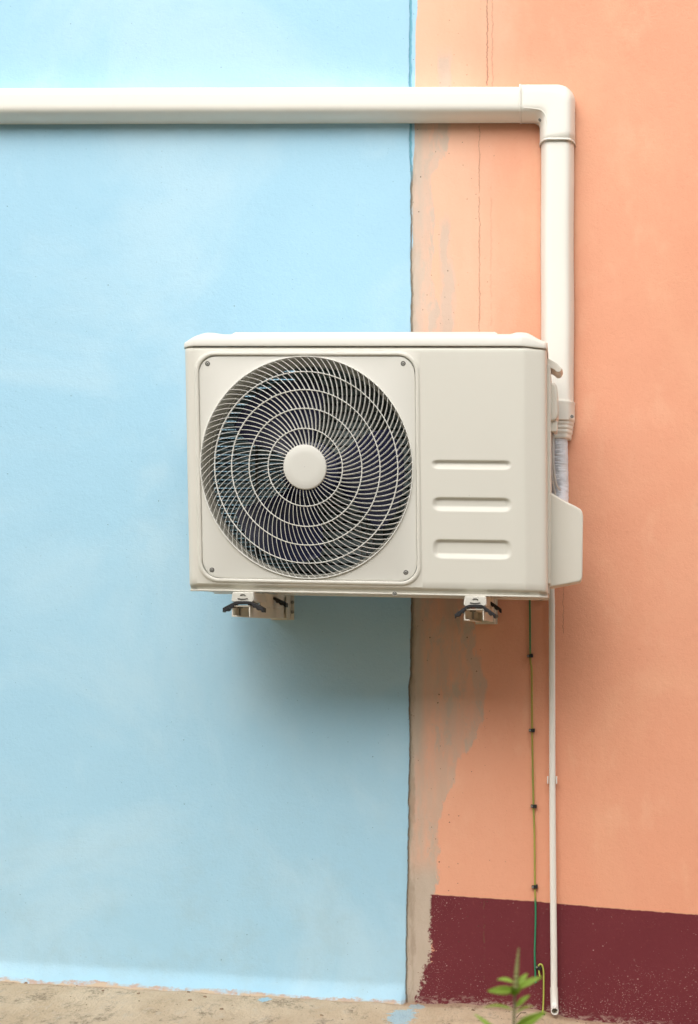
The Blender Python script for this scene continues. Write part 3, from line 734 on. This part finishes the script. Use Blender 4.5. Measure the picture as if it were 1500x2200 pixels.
# fan: three swept blades on a hub
fan = MB(); rows = []
hub = [(0.0, 0.048), (0.040, 0.048), (0.062, 0.052), (0.066, 0.060), (0.066, 0.125), (0.0, 0.125)]
for r_, w in hub: rows.append([(C0.x+math.sin(2*math.pi*i/40)*r_, w, C0.z+math.cos(2*math.pi*i/40)*r_) for i in range(40)])
fan.grid(rows, closed_u=True)
fo = fan.build('fan_hub', M['fan'], ac)
RT = 0.212
for base in (-2.0, 121.0, 246.0):
    bl = MB()
    for side in (0, 1):
        rows = []
        for i in range(15):
            t = i/14; r_ = 0.060+(RT-0.060)*t
            lead = base+30+8*math.sin(t*2.6)-6*t; trail = base-30-20*t+10*t*t
            row = []
            for j in range(15):
                u_ = j/14; ang = R(trail+(lead-trail)*u_)
                rad = r_
                if i == 14: rad = r_-0.012*abs(2*u_-1)**4
                w = 0.112-0.052*u_-0.010*math.sin(math.pi*u_)+side*0.0025
                row.append((C0.x+math.cos(ang)*rad, w, C0.z+math.sin(ang)*rad))
            rows.append(row)
        bl.grid(rows, flip=bool(side))
    bl.build('fan_blade', M['fan'], fo, angle=60, recalc=False)
# coil: coated fins, left gapped to pass light, right backed solid to stay dark
cl = MB()
x0, x1 = U(402, 1000, 0).x, U(905, 1000, 0).x; z0, z1 = U(600, 1262, 0).z, U(600, 757, 0).z
z = z0; xm_ = U(592, 1000, 0).x
while z < z1:
    cl.box((x0, 0.200, z), (xm_, 0.216, z+0.0085)); cl.box((xm_+0.0005, 0.200, z), (x1, 0.216, z+0.0150))
    cl.box((x0, 0.203, z+0.0105), (xm_, 0.214, z+0.0125)); z += 0.0198
cl.box((xm_+0.002, 0.232, z0), (x1, 0.236, z1))
for i in range(24):
    xx = x0+(xm_-x0)*i/24; cl.box((xx, 0.2175, z0), (xx+0.0012, 0.2215, z1))
cl.build('condenser_coil', M['coil'], ac, smooth=False)
tb = MB(); z = z0+0.0163
while z < z1:
    tb.tube([(x0, 0.225, z), (x1, 0.225, z)], 0.0026, 6); z += 0.0198
tb.build('coil_tubes', M['inner'], ac)
ps = MB()
for (pa, pb, w0) in ((728, 737, 0.150), (741, 750, 0.146), (757, 761, 0.150)):
    a = U(pa+22, 1262, w0); b = U(pb+22, 757, w0+0.014); ps.box(a, b)
for px in (512, 640, 800):
    a = U(px, 1262, 0.190); b = U(px+3, 757, 0.193); ps.box(a, b)
ps.build('motor_bracket', simple('painted_strut', (0.16, 0.16, 0.15), 0.45), ac, smooth=False)
mt = MB(); rows = []
for r_, w in [(0, 0.128), (0.045, 0.128), (0.052, 0.134), (0.052, 0.190), (0, 0.190)]: rows.append([(C0.x+math.sin(2*math.pi*i/32)*r_, w, C0.z+math.cos(2*math.pi*i/32)*r_) for i in range(32)])
mt.grid(rows, closed_u=True); mt.build('fan_motor', simple('motor_grey', (0.22, 0.22, 0.22), 0.4), ac)
# --- right side fittings
sx0 = U(1174, 900, 0).x
def UP(px, py, w):   # photo pixel at depth w -> unit coordinates
    p = P(px, py, YF+w); return Vector((p.x-UO.x, w, p.z-UO.z))
hd = MB(); rows = []
for i in range(9):
    t = i/8; w = 0.15+0.10*t
    a = UP(1172, 770, w); tipx = 1209-3*abs(2*t-1)**2
    row = []
    for px, py in ((1172, 772), (1183, 776.5), (1196, 784), (tipx-4, 790.5), (tipx, 794), (tipx+1, 799), (tipx-3, 803.5), (tipx-9, 803.5), (1190, 797.5), (1183, 794), (1172, 793)):
        p = UP(px, py, 0.18); row.append((p.x, w, p.z))
    rows.append(row)
hd.grid(rows, closed_u=True); nn = 11; hd.f.append(tuple(range(nn))); hd.f.append(tuple(8*nn+k for k in range(nn)))
hd.build('side_handle', M['case'], ac, bevel=0.001)
sp_ = MB()   # side panel step between handle and cover
pts = [UP(x, y, 0.12) for x, y in ((1176, 790), (1182.5, 790), (1184, 800), (1184, 1255), (1176, 1255))]
sp_.prism([(p.x, p.z) for p in pts], 0.07, 0.27); sp_.build('side_panel', M['case'], ac, bevel=0.001)
ec = MB()
pts = [UP(x, y, 0.13) for x, y in ((1178, 822), (1190, 822), (1195, 825), (1197, 832), (1199, 842), (1199.5, 890), (1197, 899), (1191, 905), (1178, 906))]
ec.prism([(p.x, p.z) for p in pts], 0.125, 0.235); eco = ec.build('terminal_cover', M['case'], ac, bevel=0.0055, seg=3)
ec = MB()
pts = [UP(x, y, 0.13) for x, y in ((1178, 903), (1197, 903), (1198, 906), (1197, 925), (1194, 927.5), (1178, 926))]
ec.prism([(p.x, p.z) for p in pts], 0.134, 0.200); ec.build('cable_entry', M['case'], eco, bevel=0.002)
vc = MB()
pts = [UP(x, y, 0.12) for x, y in ((1178, 1056), (1184, 1058), (1203, 1069.5), (1222, 1080), (1238, 1088), (1247, 1093.5), (1251, 1099), (1253, 1108), (1252.5, 1160), (1251.5, 1238), (1250, 1246), (1245, 1250), (1220, 1255), (1185, 1261.5), (1178, 1262))]
vc.prism([(p.x, p.z) for p in pts], 0.118, 0.262); vc.build('valve_cover', M['case'], ac, bevel=0.0085, seg=4)
ft = MB()
pts = [UP(x, y, 0.10) for x, y in ((1172, 1236), (1180, 1236), (1184, 1245), (1184, 1254), (1181, 1262), (1180, 1276), (1172, 1276))]
ft.prism([(p.x, p.z) for p in pts], 0.09, 0.125); ft.build('side_tab', M['case'], ac, bevel=0.001)
# feet: pressed rails under the pan
for k, (xa, xb, ya, yb) in enumerate(((497, 546, 1274, 1293.5), (996, 1046, 1283, 1302.5))):
    fm = MB(); rows = []
    for w, dy in ((-0.012, 0), (0.15, 0)):
        p = lambda x, y: UP(x, y, -0.012)
        o_ = [p(xa+3, ya-2), p(xa+1, ya+6), p(xa, yb-3), p(xa+3, yb), p(xb-4, yb), p(xb-.5, yb-3), p(xb-1, ya+6), p(xb-2, ya-2)]
        rows.append([(q.x, w, q.z) for q in o_])
    fm.grid(rows, closed_u=True); fm.f.append(tuple(range(8))); fm.f.append(tuple(range(8, 16)))
    foot_o = fm.build('foot', M['case'], ac, bevel=0.0022, seg=3)
    mk = MB(); cxm, cym = (xa+xb)/2, (ya+yb)/2-1.5
    arc = [UP(cxm-11+22*i/12, cym+3.5-1.5*math.sin(math.pi*i/12)*(-1), -0.0135) for i in range(13)]; mk.tube(arc, 0.0009, 6)
    arc = [UP(cxm+6*math.cos(a_), cym-1-4*math.sin(a_), -0.0135) for a_ in [math.pi*(0.05+i/9*0.8) for i in range(10)]]; mk.tube(arc, 0.0008, 6)
    mk.build('slot_mark', M['hole'], foot_o)

# ------------------------------------------------------------------ wall brackets
def bracket(xa, xb, yt, yb, splay, pxa, pxb, pyt, pyb, xc_, label, drop):
    YB = -0.438
    A = P(xa, yb, YB); B = P(xb, yt, YB)
    root = empty('wall_bracket', (A.x, 0.0, A.z)); O = root.location.copy()
    tag(root, label, 'bracket', 'brackets holding the air conditioner')
    T = 0.0026; ar = MB()
    def seg(x0, x1, z0, z1, y0=YB, y1=-0.004):
        vs = []
        for y in (y0, y1):
            t = (y-YB)/(0-YB); s_ = splay*t
            for x, z in ((x0, z0), (x1, z0), (x1, z1), (x0, z1)): vs.append((x+s_-O.x, y-O.y, z-O.z))
        ar.add(vs, [(0, 1, 2, 3), (7, 6, 5, 4), (0, 4, 5, 1), (1, 5, 6, 2), (2, 6, 7, 3), (3, 7, 4, 0)])
    seg(A.x, B.x, B.z-T, B.z); seg(A.x, A.x+T, A.z, B.z-T-0.0002); seg(B.x-T, B.x, A.z, B.z-T-0.0002)
    seg(A.x+T+0.0002, A.x+0.012, A.z, A.z+T)
    vs = []
    for q in (0, 1):
        for y, z in ((-0.335, B.z-0.001), (-0.004, B.z-0.001), (-0.004, H+0.1035), (-0.290, H+0.1035)):
            s_ = splay*(y-YB)/(-YB); vs.append((B.x-T*1.15+q*T*1.3+s_-O.x, y, z-O.z))
    ar.add(vs, [(0, 1, 2, 3), (7, 6, 5, 4), (0, 4, 5, 1), (1, 5, 6, 2), (2, 6, 7, 3), (3, 7, 4, 0)])
    arm = ar.build('arm', M['bracket'], root, bevel=0.0006, smooth=True)
    pm = MB(); a = P(A.x*KW+CX+splay*KW-3, pyb, -0.004); b = P(pxb, pyt-60, -0.004); a2 = P(pxa, pyb, -0.004)
    pm.box((a.x-O.x, -0.0045, a.z-O.z), (b.x-O.x, -0.0005, b.z-O.z))
    pm.box((a2.x-O.x-0.0002, -0.060, a.z-O.z+0.002), (a2.x-O.x+0.003, -0.0047, b.z-O.z))
    pl = pm.build('wall_plate', M['bracket'], root, bevel=0.0006)
    bo = MB()
    for py in (pyt+10, pyb-17):
        c_ = P((pxa+pxb)/2+1.5, py, -0.005)-O
        bo.tube([c_, c_+Vector((0, -0.003, 0))], 0.0045, 6, up=Vector((0, 0, 1))); bo.tube([c_, c_+Vector((0, -0.010, 0))], 0.0022, 8, up=Vector((0, 0, 1)))
    bo.build('wall_bolt', M['steel'], root)
    hb_ = MB(); c_ = P((xa+xb)/2-2, yt, YB+0.05)-O
    hb_.tube([c_+Vector((0, 0, -0.001)), c_+Vector((0, 0, -0.023))], 0.0028, 8); hb_.tube([c_+Vector((0, 0, -0.003)), c_+Vector((0, 0, -0.007))], 0.0065, 6)
    hb_.build('foot_bolt', M['steel'], root)
    # curved rubber pads with teeth, front and rear
    for (w0, w1) in ((YB-0.004, YB+0.030), (-0.19, -0.158)):
        rb = MB(); rows = []; nn = 25; s_ = splay*((w0-YB)/(-YB))
        xm = (P(xc_, 0, YB).x)+s_; half = 45.5/ (F/(D+YB)); zc = B.z+0.0015+(0.0 if w0 < -0.3 else 0.016)
        outer_, inner_ = [], []
        def arch(u_):   # u -1..1
            a_ = abs(u_); return 0.0045-drop*max(0, a_-0.32)/0.68 - 0.0035*a_*a_
        for i in range(nn):
            u_ = -1+2*i/(nn-1); x = xm+u_*half*(1-0.04*abs(u_)); zt_ = zc+arch(u_)+0.0035
            th = 0.0115 if abs(u_) > 0.45 else 0.0065
            if abs(u_) > 0.93: th *= 0.85
            if i % 3 == 1 and 0.42 < abs(u_) < 0.95: th *= 0.62
            zb_ = max(zt_-th, B.z+0.0004) if abs(u_) < 0.44 else zt_-th
            for y in (w0,): pass
            rows.append([(x-O.x, w0, zt_-O.z), (x-O.x, w1, zt_-O.z), (x-O.x, w1, zb_-O.z), (x-O.x, w0, zb_-O.z)])
        rb.grid(rows, closed_u=True); rb.f.append((0, 1, 2, 3)); n4 = (nn-1)*4; rb.f.append((n4, n4+1, n4+2, n4+3))
        rb.build('rubber_pad', M['dark'], root, bevel=0.0007, smooth=False)
    return root
bracket(498, 537.5, 1300.5, 1325, 0.014, 622, 632, 1284, 1332, 523, 'cream steel bracket under the fan end of the unit, before the blue wall', 0.012)
bracket(997, 1040, 1308, 1333, 0.004, 1063, 1069, 1296, 1341, 1021, 'cream steel bracket under the plain end of the unit, before the orange wall', 0.018)

# ------------------------------------------------------------------ cables by the valve
def cable(pts, r, label, mat, name='cable'):
    m = MB(); m.tube(catmull(pts, 12), r, 10); return tag(m.build(name, mat), label, 'cable')
cable([P(1189, 915, -0.262), P(1189, 945, -0.262), P(1189, 985, -0.255), P(1190.5, 1010, -0.245), P(1193, 1030, -0.235), P(1197, 1044, -0.225), P(1201, 1050, -0.21), P(1203, 1052, -0.17)], 0.0026, 'grey cable hanging from the terminal cover and bending towards the taped pipe', M['cable'])
cable([P(1185, 915, -0.245), P(1184.5, 960, -0.245), P(1185, 1010, -0.235), P(1190, 1045, -0.22), P(1196, 1075, -0.20)], 0.0022, 'grey cable dropping straight behind the unit edge into the valve cover', M['cable'])

# ------------------------------------------------------------------ drain pipe
dpx = empty('drain_pipe', P(1190, 2160, -0.018)); O = dpx.location.copy()
tag(dpx, 'thin white plastic drain pipe running down the orange wall to the ground', 'drain pipe')
m = MB(); m.tube([P(x, y, -0.017)-O for x, y in ((1183, 1215), (1186, 1300), (1186.5, 1500), (1187, 1700), (1188.5, 1900), (1190, 2050), (1190.5, 2128))], [0.0077, 0.0077, 0.0078, 0.0079, 0.0081, 0.0083, 0.0083], 20)
m.build('pipe', M['pvc'], dpx)
m = MB(); pth2 = [P(1190.4, 2121, -0.017), P(1190.8, 2140, -0.018), P(1191.3, 2158, -0.023), P(1191.8, 2168, -0.035), P(1192, 2172.5, -0.054)]
cpp = catmull(pth2, 8); m.tube([p-O for p in cpp], 0.0094, 20, cap=False, up=Vector((1, 0, 0)))
tdir = (cpp[-1]-cpp[-2]).normalized(); a_ = tdir.cross(Vector((1, 0, 0))).normalized(); b_ = tdir.cross(a_)
e0 = cpp[-1]-O; rows = []
for rr, back in ((0.0094, 0), (0.0074, 0.0), (0.0072, 0.02), (0.0070, 0.030), (0.0001, 0.030)):
    rows.append([e0-tdir*back+a_*math.cos(2*math.pi*k/20)*rr+b_*math.sin(2*math.pi*k/20)*rr for k in range(20)])
m.grid(rows, closed_u=True); m.build('outlet', M['pvc'], dpx, recalc=False, angle=50)
m = MB()
pts = []
for s_ in (-1, 1):
    m.box(P(1186.5+s_*8.0-(0 if s_ > 0 else 2.8), 1684, -0.024)-O, P(1186.5+s_*8.0+(2.8 if s_ > 0 else 0), 1667, -0.0005)-O)
m.build('pipe_clip', M['pvc'], dpx, bevel=0.0008)

# ------------------------------------------------------------------ earth wire and its clips
WP = [(1137.5, 1240), (1138.5, 1290), (1139.5, 1409), (1142.5, 1440), (1143, 1500), (1143.5, 1569), (1144.5, 1640), (1146.5, 1732), (1148.5, 1800), (1149.5, 1905), (1151, 1960), (1150, 2010), (1149, 2050), (1150, 2085), (1151, 2112)]
m = MB(); m.tube(catmull([P(x, y, -0.0015) for x, y in WP], 10), 0.0023, 10)
tag(m.build('earth_wire', M['wire']), 'long green earth wire clipped straight down the orange wall beside the drain pipe', 'wire')
m = MB(); m.tube(catmull([P(x, y, -0.004) for x, y in ((1160, 2098), (1158, 2084), (1157.5, 2075), (1161, 2071.5), (1165.5, 2075), (1168, 2088), (1168.3, 2110), (1168, 2140), (1167, 2165))]+[P(1165, 2178, -0.02), P(1163.5, 2195, -0.06), P(1163, 2215, -0.12), P(1163, 2240, -0.19)], 8), 0.0020, 10)
tag(m.build('earth_wire', M['wire2']), 'yellow green wire looping over the low clip and down to the ground', 'wire')
def make_clip():
    r = empty('cable_clip'); m = MB()
    m.box((-0.002, -0.0065, -0.0045), (0.0075, 0.003, 0.0045)); m.box((-0.0075, -0.0055, -0.0036), (-0.0018, 0.003, 0.0036))
    m.build('clip_body', M['dark'], r, bevel=0.001)
    m = MB(); m.tube([(-0.0048, -0.0050, 0), (-0.0048, -0.0080, 0)], 0.0024, 12, up=Vector((0, 0, 1))); m.build('nail_head', M['steel'], r)
    return r
c0 = make_clip()
GRP = 'black cable clips nailed on the orange wall'
spots = [(1139, 1409, 'topmost black clip on the green wire, just under the air conditioner', -0.10),
         (1143, 1569, 'second black clip down the green wire, midway beside the drain pipe', 0.05),
         (1147, 1732, 'black clip on the wire just below the level of the drain pipe clip', 0.08),
         (1149, 1905, 'black clip on the wire just above the maroon band', -0.06),
         (1157, 2079, 'black clip on the maroon band where the yellow green wire loops over', 0.5),
         (1161, 1286, 'black clip peeping out under the right corner of the unit', 0.0),
         (1164, 2180, 'black clip at the ground beside the drain pipe outlet', 0.3)]
for i, (x, y, lab, rot) in enumerate(spots):
    if i == 0: o = c0
    else:
        o = c0.copy(); COL.objects.link(o)
        for ch in c0.children:
            if ch.name.startswith(('clip_body', 'nail_head')):
                d = ch.copy(); COL.objects.link(d); d.parent = o
    o.location = P(x, y, -0.001 if y < 2170 else -0.03); o.rotation_euler = (0, rot, 0)
    if y < 2170: o.location.y = -0.0005
    tag(o, lab, 'clip', GRP)

# ------------------------------------------------------------------ young plant in front
YP = -1.62
base = P(1107, 1370, YP); rt = empty('leafy_plant', (base.x, YP, -0.03)); O = rt.location.copy()
tag(rt, 'young green leafy plant with a thin flower spike in front of the maroon band', 'plant')
m = MB(); m.tube(catmull([Vector((base.x+0.002, YP, -0.03)), P(1106, 2400, YP), P(1105, 2250, YP), P(1105, 2170, YP), P(1108, 2120, YP)], 8), lambda i: 0.0030-0.00004*i, 8)
stem_m = simple('stem_purple_green', (0.20, 0.20, 0.09), 0.6)
for i in range(len(m.v)): m.v[i] = tuple(Vector(m.v[i])-O)
m.build('stem', stem_m, rt)
m = MB(); sp2 = catmull([P(1108, 2122, YP), P(1110, 2090, YP), P(1112, 2065, YP), P(1115, 2036, YP)], 10)
m.tube([p-O for p in sp2], lambda i: (0.0034+0.0012*math.sin(i*1.9))*(1-0.75*(i/30)**2), 8)
m.build('flower_spike', simple('spike_brown_green', (0.30, 0.31, 0.11), 0.8, var=0.3, vs=60), rt)
def mat_leaf():
    n = NT('leaf_green', 0.5, 0.4); k = n.noise(40, 4)
    n.color(n.mix(k, (0.33, 0.52, 0.06), (0.46, 0.64, 0.10))); n.b.inputs['Subsurface Weight'].default_value = 0.0
    tr = n.n('ShaderNodeBsdfTranslucent'); tr.inputs[0].default_value = (0.36, 0.52, 0.05, 1); mx = n.n('ShaderNodeMixShader'); mx.inputs[0].default_value = 0.35
    out = n.t.nodes['Material Output']; n.l(n.b.outputs[0], mx.inputs[1]); n.l(tr.outputs[0], mx.inputs[2]); n.l(mx.outputs[0], out.inputs[0]); return n.m
ML = mat_leaf()
def leaf(a, b, wpx, dy=0.0, face=0.5, sag=0.15):
    A = P(a[0], a[1], YP); B = P(b[0], b[1], YP+dy); ax = (B-A); L = ax.length; ax.normalize()
    side = ax.cross(Vector((0, -face, 1-face)).normalized()).normalized(); up = side.cross(ax).normalized()
    wd = wpx/(F/(D+YP))/2; rows = []
    for i in range(13):
        t = i/12; s_ = math.sin(math.pi*min(1, t*0.96+0.02))**0.8*(1.08-0.35*t) if 0 < t < 1 else 0.02
        if t < 0.12: s_ = min(s_, 0.12)
        c_ = A+ax*L*t+up*(math.sin(t*math.pi)*L*sag*0.6)-Vector((0, 0, 1))*L*sag*t*t*0.5
        rows.append([c_+side*wd*s_*q+up*abs(q)*wd*0.35*s_-O for q in (-1, -.6, -.2, 0, .2, .6, 1)])
    m = MB(); m.grid(rows); o = m.build('leaf', ML, rt, recalc=False, angle=80)
    s2 = o.modifiers.new('t', 'SOLIDIFY'); s2.thickness = 0.0004
for a, b, w_, dy, f_ in [((1105, 2128), (1047, 2124), 20, -0.02, 0.85), ((1106, 2112), (1067, 2101), 11, 0.02, 0.5), ((1110, 2118), (1134, 2088), 13, 0.01, 0.8),
                         ((1110, 2126), (1166, 2093), 15, 0.0, 0.7), ((1106, 2140), (1100, 2112), 12, -0.03, 0.8), ((1109, 2136), (1122, 2112), 10, -0.02, 0.8),
                         ((1107, 2166), (1139, 2134), 12, 0.0, 0.6), ((1105, 2170), (1036, 2160), 8, 0.03, 0.4), ((1106, 2178), (1148, 2158), 7, 0.03, 0.4),
                         ((1106, 2212), (1174, 2166), 25, -0.03, 0.8), ((1105, 2260), (1018, 2168), 13, 0.02, 0.6), ((1105, 2330), (1180, 2290), 24, -0.03, 0.7), ((1105, 2340), (1040, 2310), 24, -0.03, 0.7), ((1105, 2450), (1050, 2420), 26, 0.0, 0.7), ((1105, 2460), (1165, 2430), 26, 0.0, 0.7)]:
    leaf(a, b, w_, dy, f_)
